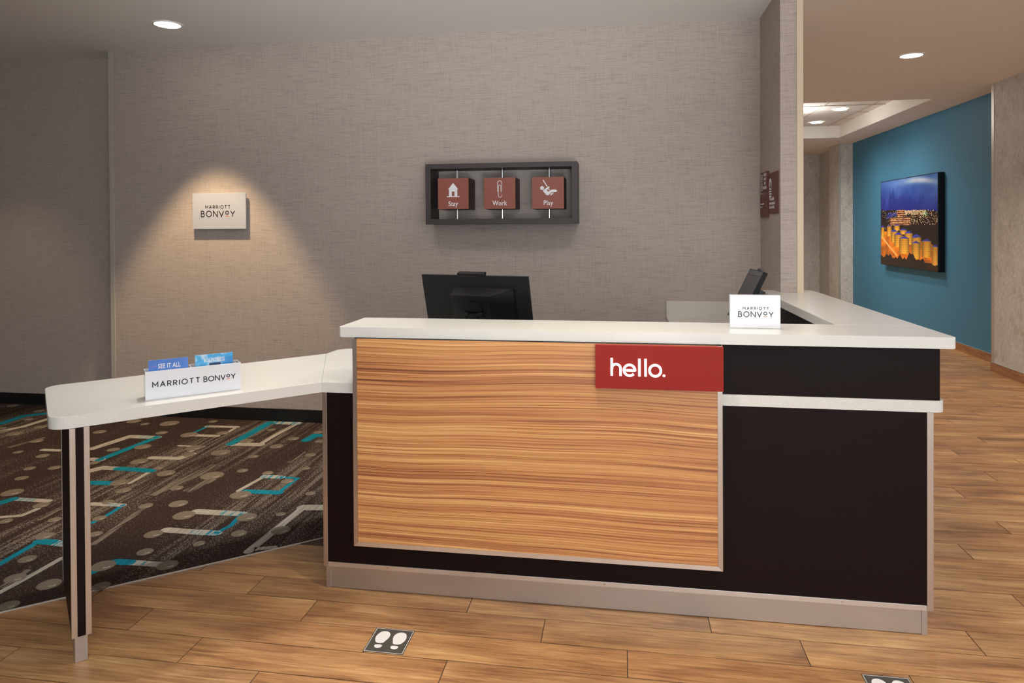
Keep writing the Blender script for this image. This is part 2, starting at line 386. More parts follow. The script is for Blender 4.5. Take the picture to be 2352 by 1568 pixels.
b = B(); box(b, 2.1, 5.24, 11.641, 11.8, -.0015, CH); struct('wall_hall_end', b, W_HALL)
# ceiling in one mesh with the coffer opening left free
X0, X1, Y0, Y1 = 2.75, 4.646, 5.70, 9.02; CT = 3.067
b = B()
for a in ((-4.8, 5.6, -5.5, Y0), (-4.8, 5.6, Y1, 12.0), (-4.8, X0, Y0, Y1), (X1, 5.6, Y0, Y1)): box(b, a[0], a[1], a[2], a[3], CH, CH+.05)
CEI = struct('ceiling', b, CEIL)
b = B()
box(b, X0-.02, X0, Y0-.02, Y1+.02, CH+.05, CT+.01); box(b, X1, X1+.02, Y0-.02, Y1+.02, CH+.05, CT+.01)
box(b, X0, X1, Y0-.02, Y0, CH+.05, CT+.01); box(b, X0, X1, Y1, Y1+.02, CH+.05, CT+.01)
mesh('coffer_side', b, CEIL, CEI)
b = B()
xs = [X0, 3.262, 3.868, 4.474, X1]; ys = [Y0, 5.85, 6.46, 7.07, 7.68, 8.29, 8.90, Y1]
gr = B()
for x in xs[1:-1]: box(gr, x-.008, x+.008, Y0, Y1, CT-.004, CT+.002)
for y in ys[1:-1]: box(gr, X0, X1, y-.008, y+.008, CT-.003, CT+.003)
b.free(); mesh('tile_grid', gr, TRIM, CEI)
for i in range(len(xs)-1):
    for j in range(len(ys)-1):
        b = B(); box(b, xs[i]+.002, xs[i+1]-.002, ys[j]+.002, ys[j+1]-.002, CT+.004, CT+.016); mesh('ceiling_tile', b, CEILTILE, CEI)
# base boards
b = B(); box(b, -2.764, 1.51, W-.012, W-.0005, .004, .0984, bev=.003); struct('baseboard_back', b, BASEB)
b = B(); box(b, -4.7, -2.803, 2.425, 2.4365, .004, .0984, bev=.003); struct('baseboard_left', b, BASEB)
def wood_base(name, x, y0, y1):
    root = struct(name, box(B(), x-.002, x-.0005, y0, y1, .001, .09), GROUT)
    y = y0; first = True
    while y < y1-.02:
        e = min(y1, y+.9); mesh('base_tile', box(B(), x-.011, x-.002, y+.001, e-.001, .0015, .088), WBASE, root); y = e
    mesh('metal_cap', box(B(), x-.013, x-.0005, y0, y1, .0885, .094), METAL_TRIM, root)
wood_base('baseboard_right_teal', TX, GE+.005, 9.85); wood_base('baseboard_right', GX, -5.4, GE+.004)
b = B(); box(b, 4.889, 5.05, 9.848, 9.859, .0015, .09); struct('baseboard_hall', b, WBASE)

# ------------------------------------------------------------------ floor tiles: 0.90 x 0.146 m, third-offset courses
RH = .1468; TL = .903; tile_me = None
def tile_bm(x0, x1, y0, y1): 
    t = B(); box(t, x0, x1, y0, y1, -.0015, 0.0); 
    return t
def carpet_edge(x): return -.356+(x+1.153)*.8155       # y of the carpet edge line at x
cells = []
for r in range(-32, 86):
    ya = -.093+RH*r; yb = ya+RH
    if ya < -2.6 or yb > 11.6: continue
    ph = .617-.301*r
    k0 = math.floor((-2.4-ph)/TL)
    for k in range(k0, k0+10):
        xa = ph+TL*k; xb = xa+TL
        if xa > 5.1 or xb < -2.4: continue
        if yb < 5.0: lim_r = GX-.003
        else: lim_r = TX-.003
        if xa > lim_r-.02: continue
        if ya > W and xb < CX1+.01: continue
        if xb < 2.2 and ya > max(carpet_edge(xb), -.09): continue      # wholly under the carpet
        if ya > .25 and xb < 2.25: continue
        if ya > CF and xa < CX1: xa = CX1+.002
        if ya < -1.3 and (xa < -.9 or xa > 3.6): continue
        cells.append((xa, min(xb, lim_r), ya, yb))
CAMP = Vector((1.204, -2.635, 0))
def vis_key(c):
    cx, cy = (c[0]+c[1])/2, (c[2]+c[3])/2; d = Vector((cx, cy, 0))-CAMP
    hidden = (cy > .02 and cx < 2.28+(cy)*.36*0) or cy < -.62 and abs(cx-1.2) > 2.9
    return (1 if (hidden or d.y < 1.9) else 0, d.length)
cells.sort(key=vis_key)
G2 = .0018; protos = {}
near = cells[:300]; rest = cells[300:]
for xa, xb, ya, yb in near:
    key = round(xb-xa, 3)
    if key not in protos:
        t = B(); box(t, G2, xb-xa-G2, G2, RH-G2, -.0016, 0)
        o = mesh('floor_tile', t, TILE, FLOOR); protos[key] = o.data
    else:
        o = bpy.data.objects.new('floor_tile', protos[key]); COL.objects.link(o); o.parent = FLOOR
    o.location = (xa, ya, random.uniform(-.0002, .0002))
t = B()
for xa, xb, ya, yb in rest: box(t, xa+G2, xb-G2, ya+G2, yb-G2, -.0016, 0)
mesh('floor_tile', t, TILE, FLOOR, kind='stuff')

# carpet field, metal edge strip and woven motifs
cpts = [(-4.7, carpet_edge(-4.7)), (.30, carpet_edge(.30)), (2.1425, .83), (2.1425, W-.0125), (-2.763, W-.0125), (-2.803, 2.424), (-4.7, 2.424)]
b = B(); prism(b, cpts, .0006, .004)
CARP = tag(mesh('carpet', b, CARPET), 'dark brown patterned carpet with teal and grey link shapes behind the counter', 'carpet')
b = B(); d = Vector((1, .8155)).normalized(); n = Vector((d.y, -d.x))
p0 = Vector((-4.69, carpet_edge(-4.69))); p1 = Vector((.28, carpet_edge(.28)))
prism(b, [tuple(p0), tuple(p1), tuple(p1+n*.004), tuple(p0+n*.004)], .0003, .0048)
mesh('edge_strip', b, METAL_TRIM, CARP)
DOTS= [(-2.537, 1.803, 0.049), (-2.483, 2.089, 0.057), (-2.347, 2.033, 0.035), (-2.171, 2.073, 0.076), (-2.072, 1.845, 0.044), (-1.987, 1.536, 0.058), (-2.142, 1.454, 0.045), (-1.806, 1.266, 0.058), (-1.844, 1.828, 0.065), (-1.626, 1.9, 0.048), (-1.874, 2.164, 0.036), (-1.626, 1.562, 0.061), (-1.572, 1.427, 0.039), (-1.393, 1.499, 0.066), (-1.139, 1.456, 0.036), (-1.321, 2.024, 0.034), (-1.355, 1.751, 0.051), (-1.093, 1.67, 0.05), (-1.057, 1.845, 0.042), (-0.786, 1.534, 0.039), (-0.952, 2.01, 0.039), (-0.851, 1.814, 0.037), (-1.501, 1.1, 0.057), (-1.603, 1.173, 0.033), (-1.667, 0.922, 0.056), (-1.559, 0.816, 0.045), (-1.067, 1.205, 0.036), (-1.2, 1.101, 0.073), (-1.282, 0.89, 0.038), (-0.701, 1.295, 0.029), (-0.893, 1.188, 0.036), (-0.713, 1.08, 0.041), (-0.871, 0.85, 0.062), (-0.497, 0.925, 0.031), (-1.133, 0.689, 0.053), (-1.286, 0.638, 0.039), (-1.525, 0.658, 0.033), (-1.009, 0.558, 0.06), (-0.678, 0.584, 0.054), (-0.524, 0.642, 0.027), (-1.414, 0.464, 0.035), (-0.432, 0.466, 0.051), (-0.615, 0.404, 0.04), (-1.019, 0.338, 0.047), (-0.74, 0.279, 0.03), (-0.934, 0.167, 0.039), (-1.027, 0.023, 0.055), (-0.753, 0.07, 0.048), (-1.298, 0.298, 0.035), (-1.848, 0.567, 0.043), (-1.627, 0.416, 0.035), (-1.859, 0.365, 0.034), (-1.524, 0.245, 0.045), (-1.409, 0.029, 0.04), (-1.317, -0.125, 0.045), (-1.133, -0.149, 0.05), (-1.158, -0.314, 0.041), (-2.158, 0.701, 0.061), (-2.248, 1.09, 0.041), (-2.299, 0.905, 0.04), (-2.393, 1.057, 0.037), (-2.509, 1.276, 0.044), (-2.735, 1.32, 0.032), (-2.813, 1.549, 0.045), (-3.118, 1.677, 0.058), (-3.073, 1.854, 0.048), (-3.337, 2.025, 0.037), (-3.466, 2.254, 0.044), (-3.829, 2.375, 0.051), (-0.909, -0.13, 0.038), (-2.073, 1.207, 0.034), (-3.331, 1.792, 0.03)]
LINKS= [('T', 0.068, [(-1.429, 1.677), (-1.426, 2.198)]), ('M', 0.07, [(-1.426, 2.198), (-1.208, 2.204)]), ('W', 0.037, [(-1.208, 2.204), (-1.228, 1.903), (-1.229, 1.698)]), ('W', 0.07, [(-1.429, 1.677), (-1.224, 1.689)]), ('T', 0.025, [(-1.844, 1.895), (-1.837, 2.042)]), ('W', 0.049, [(-1.837, 2.042), (-1.612, 2.054)]), ('W', 0.025, [(-1.612, 2.054), (-1.601, 1.886)]), ('W', 0.052, [(-1.796, 1.824), (-1.632, 1.83)]), ('W', 0.066, [(-2.3, 1.456), (-2.24, 1.735)]), ('W', 0.07, [(-2.24, 1.735), (-2.128, 1.737)]), ('M', 0.07, [(-2.128, 1.737), (-2.035, 1.74)]), ('T', 0.056, [(-2.035, 1.74), (-2.082, 1.26)]), ('W', 0.056, [(-2.148, 1.265), (-2.073, 1.261)]), ('W', 0.07, [(-1.986, 1.076), (-1.954, 1.131)]), ('W', 0.061, [(-1.954, 1.131), (-1.847, 1.134)]), ('T', 0.063, [(-1.847, 1.134), (-1.618, 1.128)]), ('W', 0.026, [(-1.618, 1.128), (-1.603, 0.922)]), ('T', 0.061, [(-1.835, 0.898), (-1.686, 0.91)]), ('W', 0.055, [(-1.779, 1.344), (-1.594, 1.356), (-1.564, 1.446)]), ('W', 0.025, [(-1.606, 1.493), (-1.583, 1.593), (-1.759, 1.593)]), ('W', 0.044, [(-1.598, 0.622), (-1.476, 0.63)]), ('M', 0.041, [(-1.476, 0.63), (-1.415, 0.629)]), ('T', 0.025, [(-1.415, 0.629), (-1.404, 0.501)]), ('T', 0.025, [(-1.413, 0.473), (-1.411, 0.412)]), ('W', 0.027, [(-0.916, 0.903), (-0.886, 1.133)]), ('M', 0.05, [(-0.886, 1.133), (-0.778, 1.136)]), ('T', 0.025, [(-0.778, 1.136), (-0.677, 1.132), (-0.678, 0.911)]), ('T', 0.056, [(-0.678, 0.911), (-0.872, 0.903)]), ('W', 0.061, [(-0.976, 0.611), (-0.817, 0.616)]), ('M', 0.056, [(-0.817, 0.616), (-0.721, 0.617)]), ('T', 0.025, [(-0.724, 0.607), (-0.703, 0.481), (-0.727, 0.396)]), ('M', 0.054, [(-0.724, 0.392), (-0.829, 0.389)]), ('W', 0.053, [(-0.829, 0.389), (-0.99, 0.39)]), ('W', 0.043, [(-0.471, 0.239), (-0.449, 0.739)]), ('W', 0.07, [(-0.449, 0.739), (-0.344, 0.754)]), ('W', 0.03, [(-0.469, 0.26), (-0.375, 0.296)]), ('T', 0.049, [(-1.002, 0.066), (-0.934, 0.069)]), ('M', 0.045, [(-0.934, 0.069), (-0.885, 0.07)]), ('W', 0.044, [(-0.885, 0.07), (-0.788, 0.071)]), ('T', 0.032, [(-1.03, -0.035), (-1.023, -0.011)]), ('T', 0.034, [(-1.497, -0.09), (-1.492, -0.025), (-1.504, 0.191)]), ('T', 0.054, [(-1.504, 0.191), (-1.437, 0.193)]), ('M', 0.054, [(-1.437, 0.193), (-1.377, 0.187), (-1.338, 0.185)]), ('W', 0.028, [(-1.282, -0.269), (-1.271, -0.119), (-1.264, 0.061)]), ('T', 0.059, [(-2.1, 0.55), (-2.073, 0.62)]), ('M', 0.043, [(-2.073, 0.62), (-1.96, 0.624)]), ('W', 0.042, [(-1.96, 0.624), (-1.858, 0.624)]), ('W', 0.031, [(-1.828, 0.522), (-1.84, 0.438), (-1.931, 0.402)]), ('F', 0.07, [(-1.364, 0.776), (-1.284, 1.278)]), ('F', 0.059, [(-1.199, 0.852), (-1.164, 1.058)]), ('F', 0.032, [(-1.225, 0.194), (-1.281, 0.62)]), ('F', 0.027, [(-1.307, -0.206), (-1.322, -0.052)]), ('T', 0.07, [(-3.455, 1.889), (-3.461, 2.112), (-3.337, 2.201)]), ('W', 0.056, [(-3.28, 1.718), (-3.213, 1.846), (-3.198, 2.052)]), ('F', 0.025, [(-0.856, 1.378), (-0.847, 1.598)]), ('T', 0.07, [(-0.955, 1.823), (-0.942, 1.942), (-0.893, 1.942)]), ('F', 0.025, [(-1.7, 0.397), (-1.714, 0.548)]), ('W', 0.044, [(-2.61, 1.388), (-2.482, 1.391)]), ('F', 0.034, [(-2.883, 1.396), (-2.827, 1.631)])]

CB = {k: B() for k in 'TWMFDH'}
for x, y, r in DOTS:
    r *= .9
    prism(CB['D'], [(x+r*math.cos(t*PI/12), y+r*math.sin(t*PI/12)) for t in range(24)], .0046, .0052)
    a = arc(x+r*.1, y-r*.05, r*.55, -75, 20, 6, r*.3)
    stroke(CB['H'], a, r*.12, Matrix.Translation((0, 0, .0052)), .0004)
for k, w, P in LINKS:
    stroke(CB[k], P, w, Matrix.Translation((0, 0, .0041 if k == 'F' else .0043)), .0003)
    if k != 'F':
        for qx, qy in (P[0], P[-1]): prism(CB[k], [(qx+w*.49*math.cos(t*PI/8), qy+w*.49*math.sin(t*PI/8)) for t in range(16)], .0042, .0047+.00012*'WMTFDH'.index(k)+.00002*(LINKS.index((k, w, P)) % 5))
# the same print goes on, repeated, where the carpet runs out of the traced area
for dx, dy in ((-2.3, -.3), (-2.1, -2.4)):
    for x, y, r in DOTS[::2]:
        X, Y = x+dx, y+dy
        if -4.6 < X < -2.95 and carpet_edge(X)+.2 < Y < 2.3: prism(CB['D'], [(X+r*math.cos(t*PI/12), Y+r*math.sin(t*PI/12)) for t in range(24)], .0046, .0052)
for k, nm, mt in (('T', 'teal_motif', Y_TEAL), ('W', 'silver_motif', Y_GREY), ('M', 'blended_motif', Y_MIX), ('F', 'faint_motif', Y_FAINT), ('D', 'dot_motif', Y_DOT), ('H', 'dot_highlight', Y_HI)):
    mesh(nm, CB[k], mt, CARP, kind='stuff')

# ------------------------------------------------------------------ reception desk
ZT, ZB = 1.07, 1.0291; LT, LB = .84, .798; KZ = .0905
BX1 = 2.2965
DESK = thing('reception_desk', (1.15, .4, 0), 'dark reception desk with striped zebrawood panel and white counter slabs', 'desk')
def dp(name, bm, mat, parent=None, **k): return mesh(name, bm, mat, parent or DESK, **k)
b = B(); box(b, .002, BX1-.002, .002, .10, KZ+.001, LB)
box(b, 2.18, BX1-.002, .10, 1.655, KZ+.001, LB); box(b, .002, .03, .10, .56, KZ+.001, LB)
dp('body', b, DARK)
b = B(); box(b, .012, 2.2755, .006, .09, 0.003, KZ); box(b, 2.20, 2.2755, .09, 1.655, .003, KZ); box(b, .012, .026, .09, .56, .003, KZ)
KICK = dp('kick_plate', b, STEEL)
for x in (.0095, 2.2585):
    b = B(); box(b, x, x+.0185, .003, .02, .001, KZ-.001); dp('kick_corner', b, STEEL, KICK)
T = .019
for x in (0, BX1-T-.003):
    b = B(); box(b, x, x+T+.003*(x > 0), -.0015, .012, KZ-.001, LB-.0005, bev=.0008); 
    dp('corner_trim', b, STEEL_V)
b = B(); box(b, T+.0005, BX1-T-.0035, -.0012, .003, KZ-.0005, KZ+T-.001, bev=.0006); BT = dp('bottom_trim', b, STEEL_L)
sc = [(.27, 0), (1.135, 0), (1.99, 0)]
for x, _ in sc:
    b = B(); cyl(b, (x, -.0018, KZ+.010), .0032, .0014, 'Y', 12, .0026); dp('screw', b, CHROME, BT)
# lower counter slab running through the desk
lo = rounded([(-.002, .0014), (2.3386, .0014), (2.3386, 1.655), (2.17, 1.655), (2.17, .77), (-.16, .77), (-.235, .745)], [0, .03, 0, 0, 0, 0, 0], 6)
b = B(); prism(b, [(-.0022, .0014)]+[q for q in lo[1:-2]]+[(-.17, .768), (-.215, .757), (-.238, .735), (-.247, .71), (-.256, .612)], LB, LT, bev=.0012)
dp('lower_counter', b, QUARTZ)
# upper box
b = B(); box(b, .16, 2.3197, .0057, .11, LT+.0005, ZB-.0005); box(b, 2.21, 2.3197, .11, 1.655, LT+.0005, ZB-.0005); dp('upper_box', b, DARK)
# projecting zebrawood panel with steel frame
PX0, PX1, PY, PZ = .1503, 1.5668, -.0482, .2035
b = B(); box(b, PX0+.002, PX1-.002, PY+.003, .0, PZ+.002, ZB-.001); dp('panel_core', b, DARK)
b = B(); box(b, PX0+.0175, PX1-.0175, PY+.0005, PY+.003, PZ+.0175, ZB-.0012); dp('zebrawood_panel', b, ZEBRA)
FR = []
w_ = .0172
b = B(); prism(b, [(PX0, PZ), (PX0+w_, PZ+w_), (PX0+w_, ZB-.001), (PX0, ZB-.001)], 0, .05, face_frame((0, PY+.049, 0), (1, 0, 0), (0, 0, 1))); dp('frame_strip', b, STEEL_V)
b = B(); prism(b, [(PX1, PZ), (PX1-w_, PZ+w_), (PX1-w_, ZB-.001), (PX1, ZB-.001)], 0, .05, face_frame((0, PY+.049, 0), (1, 0, 0), (0, 0, 1))); dp('frame_strip', b, STEEL_V)
b = B(); prism(b, [(PX0+.0005, PZ), (PX1-.0005, PZ), (PX1-w_-.0005, PZ+w_), (PX0+w_+.0005, PZ+w_)], 0, .05, face_frame((0, PY+.049, 0), (1, 0, 0), (0, 0, 1))); fs = dp('frame_strip', b, STEEL_L)
for x in (.255, 1.435):
    b = B(); cyl(b, (x, PY-.0018, PZ+.0105), .003, .0014, 'Y', 12, .0025); dp('screw', b, CHROME, fs)
# top slabs
b = B(); prism(b, rounded([(.0823, -.0237), (2.3611, -.0237), (2.3611, .2687), (.0823, .2687)], [.012, .010, 0, .006], 5), ZB, ZT, bev=.0025); dp('countertop', b, QUARTZ)
b = B(); prism(b, rounded([(2.046, .2692), (2.3611, .2692), (2.3611, 1.832), (CX1+.002, 1.832), (CX1+.002, CF-.008), (CX0-.002, CF-.008), (CX0-.002, 1.815), (2.075, 1.815), (2.046, 1.79)], [0, 0, .03, 0, 0, 0, 0, .004, .01], 6), ZB, ZT, bev=.0025)
dp('return_countertop', b, QUARTZ)
# staff side: modesty panels and cable divider inside the return
b = B(); box(b, 2.06, 2.18, .30, 1.64, LT+.002, ZB-.002); dp('inner_panel', b, DARK)
b = B(); box(b, .10, 2.05, .112, .13, LT+.002, ZB-.002); dp('inner_panel', b, DARK)
# wing counter (accessible) at 45 degrees with end leg
s2 = math.sqrt(.5)
wing = rounded([(-.0026, .0014), (-.2562, .6108), (-1.077, -.218), (-.667, -.640)], [0, 0, .055, .055], 8)
WING = thing('wing_counter', (-.6, 0, 0), 'white angled side counter wing on a steel edged leg', 'counter')
b = B(); prism(b, wing, LB, LT, bev=.0015); mesh('countertop', b, QUARTZ, WING)
# leg panel: local frame u along the narrow front (45 deg), v going back
LM = face_frame((-.6225, -.6035, 0), (s2, s2, 0), (-s2, s2, 0))
Lu = .0585; Lv = .50
def lb(u0, u1, v0, v1, z0, z1, bev=0): return box(B(), u0, u1, v0, v1, z0, z1, LM, bev)
mesh('core', lb(.001, Lu-.001, .002, Lv-.002, KZ+.001, LB), DARK, WING)
for u in (0, Lu-.0175): mesh('corner_trim', lb(u, u+.0175, -.0005, .0175, KZ, LB-.0005, .0007), STEEL_V, WING)
for u in (-.0006, Lu-.0015): mesh('corner_trim', lb(u, u+.0021, Lv-.0175, Lv+.0005, KZ, LB-.0005), STEEL_V, WING)
mesh('kick_plate', lb(.010, Lu-.012, .012, Lv-.012, .0012, KZ), STEEL, WING)

# red hello sign on the panel
HS = thing('hello_sign', (1.337, -.07, .866), 'red sign panel with glowing white lettering on the desk front', 'sign')
b = B(); box(b, 1.108, 1.5680, -.070, PY-.0014, .8655, 1.0265, bev=.0006); mesh('sign_panel', b, SIGNRED, HS)
k = .0002418*.995; HM = face_frame((1.163, -.0705, .9138), (1, 0, 0), (0, 0, 1)); w = 36*k; b = B()
def hs(pts, cl=False): stroke(b, [(x*k, y*k) for x, y in pts], w, HM, .0016, cl)
hs([(21, 0), (21, 272)]); hs([(21, 95)]+arc(88, 112, 67, 180, 0, 12)+[(155, 0)])
hs([(210, 88)]+[(368, 88)]+arc(290, 90, 83, 0, 318, 30))
hs([(440, 0), (440, 270)]); hs([(532, 0), (532, 270)]); hs(arc(676, 93, 85, 0, 360, 36), True)
prism(b, [(807*k+20*k*math.cos(t*PI/10), 20*k+20*k*math.sin(t*PI/10)) for t in range(20)], 0, .0016, HM)
mesh('lettering', b, GLOW, HS)

# ------------------------------------------------------------------ logo helpers
def logo2(parent, M, bw, bh, s1, s2_):
    # two-line logo; local origin = lower-left corner of the board face
    b = B(); o = B()
    (x0, x1, y, h), (x2, x3, y2, h2) = s1, s2_
    word(b, 'MARRIOTT', x0*bw, x1*bw, y*bh, h*bh, h*bh*.165, M); word(b, 'BONVoY', x2*bw, x3*bw, y2*bh, h2*bh, h2*bh*.145, M, o)
    mesh('lettering', b, PRINTK, parent); mesh('underline', o, ORANGE, parent, label='orange underline')
# wall board
WS = thing('wall_sign', (-1.84, W, 1.47), 'white acrylic sign board mounted on the linen back wall', 'sign')
b = B(); box(b, -2.0625, -1.6190, W-.034, W-.028, 1.471, 1.7470, bev=.0015); mesh('face_plate', b, ACRYL3, WS)
b = B(); box(b, -2.0600, -1.6215, W-.0278, W-.018, 1.4735, 1.7445, bev=.002); mesh('back_plate', b, ACRYL2, WS)
for x in (-2.02, -1.66):
    for z in (1.51, 1.71): b = B(); cyl(b, (x, W-.009, z), .008, .0178, 'Y', 16); mesh('standoff', b, CHROME, WS)
logo2(WS, face_frame((-2.0625, W-.0342, 1.471), (1, 0, 0), (0, 0, 1)), .4435, .276, (.245, .71, .57, .083), (.165, .795, .345, .155))
# counter sign
CS = thing('counter_sign', (1.712, .14, ZT), 'small white acrylic sign block standing on the raised counter', 'sign')
b = B(); box(b, 1.6195, 1.8065, .1225, .147, ZT+.0002, 1.1985, bev=.0015); mesh('block', b, ACRYL, CS)
logo2(CS, face_frame((1.6195, .1223, ZT), (1, 0, 0), (0, 0, 1)), .187, .128, (.26, .77, .565, .075), (.17, .857, .345, .155))

# leaflet holder on the wing
e1 = Vector((.249, .218, 0)).normalized(); e2 = Vector((-e1.y, e1.x, 0)); bo = Vector((-.512, -.376, LT+.0002)); bw = .331; bd = .072; bh = .1045
HMx = Matrix((e1, e2, Vector((0, 0, 1)))).transposed().to_4x4(); HMx.translation = bo
LH = thing('leaflet_holder', tuple(bo+e1*bw/2+e2*bd/2), 'white acrylic leaflet holder with black lettering on the wing counter', 'holder')
def hb(x0, x1, y0, y1, z0, z1, bev=.0008): return box(B(), x0, x1, y0, y1, z0, z1, HMx, bev)
mesh('front_panel', hb(0, bw, 0, .005, 0, bh), ACRYL, LH); mesh('back_panel', hb(0, bw, bd-.004, bd, 0, bh), ACRYL2, LH)
mesh('base', hb(.0045, bw-.0045, .0052, bd-.0042, .0, .004), ACRYL2, LH)
for x in (0, bw/2-.012, bw-.004): mesh('divider', hb(x, x+.004, .0052, bd-.0042, .0045, bh-.001), ACRYL2, LH)
M2 = face_frame(bo, e1, (0, 0, 1)) @ Matrix.Translation((0, 0, .0002)); b = B(); o = B()
word(b, 'MARRIOTT', .074*bw, .553*bw, .435*bh, .175*bh, .0033, M2); word(b, 'BONVoY', .596*bw, .936*bw, .435*bh, .175*bh, .0033, M2, o)
mesh('lettering', b, PRINTK, LH); mesh('underline', o, ORANGE, LH, label='orange underline')

# prints drawn as colour grids on flat sheets
def print_sheet(name, M, w, h, nx, ny, fn, parent, z=0):
    vs_, fs_, cs = [], [], []
    for j in range(ny+1):
        for i in range(nx+1):
            vs_.append(M @ Vector((w*i/nx, h*j/ny, z)))
    org = wloc(parent); vs_ = [tuple(v-org) for v in vs_]
    U, V = np.meshgrid((np.arange(nx)+.5)/nx, (np.arange(ny)+.5)/ny)
    C = fn(U, V); C = np.where(C <= .04045, C/12.92, ((np.clip(C, 0, 1)+.055)/1.055)**2.4)
    for j in range(ny):
        for i in range(nx):
            a = j*(nx+1)+i; fs_.append((a, a+1, a+nx+2, a+nx+1))
    me = bpy.data.meshes.new(name); me.from_pydata(vs_, [], fs_)
    at = me.color_attributes.new('print', 'FLOAT_COLOR', 'CORNER')
    A = np.ones((ny*nx, 4, 4), np.float32); A[:, :, :3] = C.reshape(-1, 1, 3)
    at.data.foreach_set('color', A.ravel()); me.materials.append(PRINT)
    o = bpy.data.objects.new(name, me); COL.objects.link(o); o.parent = parent; return o
def vnoise(U, V, fx, fy, seed):
    rs = np.random.RandomState(seed); g = rs.rand(64, 64)
    x = U*fx; y = V*fy; xi = np.floor(x).astype(int); yi = np.floor(y).astype(int); a = x-xi; c = y-yi; a = a*a*(3-2*a); c = c*c*(3-2*c)
    G = lambda i, j: g[i % 64, j % 64]
    return (G(yi, xi)*(1-a)+G(yi, xi+1)*a)*(1-c)+(G(yi+1, xi)*(1-a)+G(yi+1, xi+1)*a)*c
def fbm(U, V, fx, fy, s): return sum(vnoise(U, V, fx*2**k, fy*2**k, s+k)/2**k for k in range(4))/1.875

def leaflet(x0, x1, ystart, n, ztop, lean, label, cover):
    """a stack of leaflets standing in one bay, front one printed"""
    M = HMx @ Matrix.Translation((x0, ystart, .0045)) @ Matrix.Rotation(lean, 4, 'X')
    w = x1-x0; h = ztop
    t = thing('leaflet', tuple(M @ Vector((w/2, 0, 0))), label, 'leaflet')
    mesh('paper', box(B(), 0, w, 0, n*.0012, 0, h, M), PAPER, t)
    return t, M, w, h
t, ML, w, h = leaflet(.0125, .1455, .009, 2, .1385, math.radians(4)*-1, 'plain blue leaflet with white title in the left bay of the holder', 'blue')
FM = face_frame(ML @ Vector((0, -.0003, 0)), (ML.to_3x3() @ Vector((1, 0, 0))), (ML.to_3x3() @ Vector((0, 0, 1))))
def blue_fn(U, V):
    n = fbm(U, V, 3, 2, 3)[..., None]
    return np.array([50, 105, 195])/255*(1-V[..., None]*.0)+(1-V[..., None])*np.array([6, 34, 20])/255+(n-.5)*.08+U[..., None]*np.array([20, 14, 8])/255
print_sheet('cover', FM, w, h, 24, 20, blue_fn, t)
TM = FM @ Matrix.Translation((0, 0, .0003))
b = B(); font_text(b, 'SEE IT ALL', TM @ Matrix.Translation((w*.52, h*.765, 0)), .0240, bold=.0005, sx=.64, sp=1.08)
font_text(b, 'Go further with Marriott Bonvoy', TM @ Matrix.Translation((w*.52, h*.69, 0)), .0078, sx=.78, shear=.3)
font_text(b, 'Become a member today.', TM @ Matrix.Translation((w*.52, h*.635, 0)), .0078, sx=.78, shear=.3); mesh('print', b, PRINTW, t)
b = B(); stroke(b, [(.002, h*.83), (w*.14, h*.83)], .0009, TM); stroke(b, arc(w*.17, h*.83, .0028, 0, 360, 16), .0009, TM, closed=True); mesh('accent_line', b, plain('pink_print', (190, 130, 220), .5, bump=0), t)
t, ML, w, h = leaflet(.172, .3075, .020, 10, .1385, math.radians(-7), 'sky photo leaflet with white title in the right bay of the holder', 'sky')
FM = face_frame(ML @ Vector((0, -.0003, 0)), (ML.to_3x3() @ Vector((1, 0, 0))), (ML.to_3x3() @ Vector((0, 0, 1))))
def sky_fn(U, V):
    n = fbm(U, V, 5, 4, 11)[..., None]; c = np.array([62, 168, 225])/255+(1-V[..., None])*np.array([10, 14, 10])/255
    c = c*(1-np.clip((n-.52)*4, 0, .8))+np.array([225, 228, 240])/255*np.clip((n-.52)*4, 0, .8)
    r = np.clip((U-.62)*2.2, 0, .6)[..., None]*(V < .9)[..., None]; c = c*(1-r)+np.array([50, 120, 200])/255*r
    dk = (((V-.66) < -.9*(U)+.0) | ((V-.60) < 1.2*(U-.94)))[..., None]; c = np.where(dk, np.array([45, 60, 95])/255, c)
    cd = ((U > .36) & (U < .66) & (V < .755) & (V > .6))[..., None]; return np.where(cd, np.array([32, 60, 100])/255, c)
print_sheet('cover', FM, w, h, 60, 50, sky_fn, t)
TM = FM @ Matrix.Translation((0, 0, .0003)); b = B()
font_text(b, 'BOUNDLESS', TM @ Matrix.Translation((w*.50, h*.79, 0)), .0210, bold=.0004, sx=.60, sp=1.12); mesh('print', b, PRINTW, t)

# ------------------------------------------------------------------ monitors
MN = thing('monitor', (.532, .47, LT), 'wide black monitor seen from behind above the counter', 'monitor')
ya, ti = .223, .2669
MM = Matrix.Translation((.532, .4516, 1.245)) @ Matrix.Rotation(-ya, 4, 'Z') @ Matrix.Rotation(ti, 4, 'X')
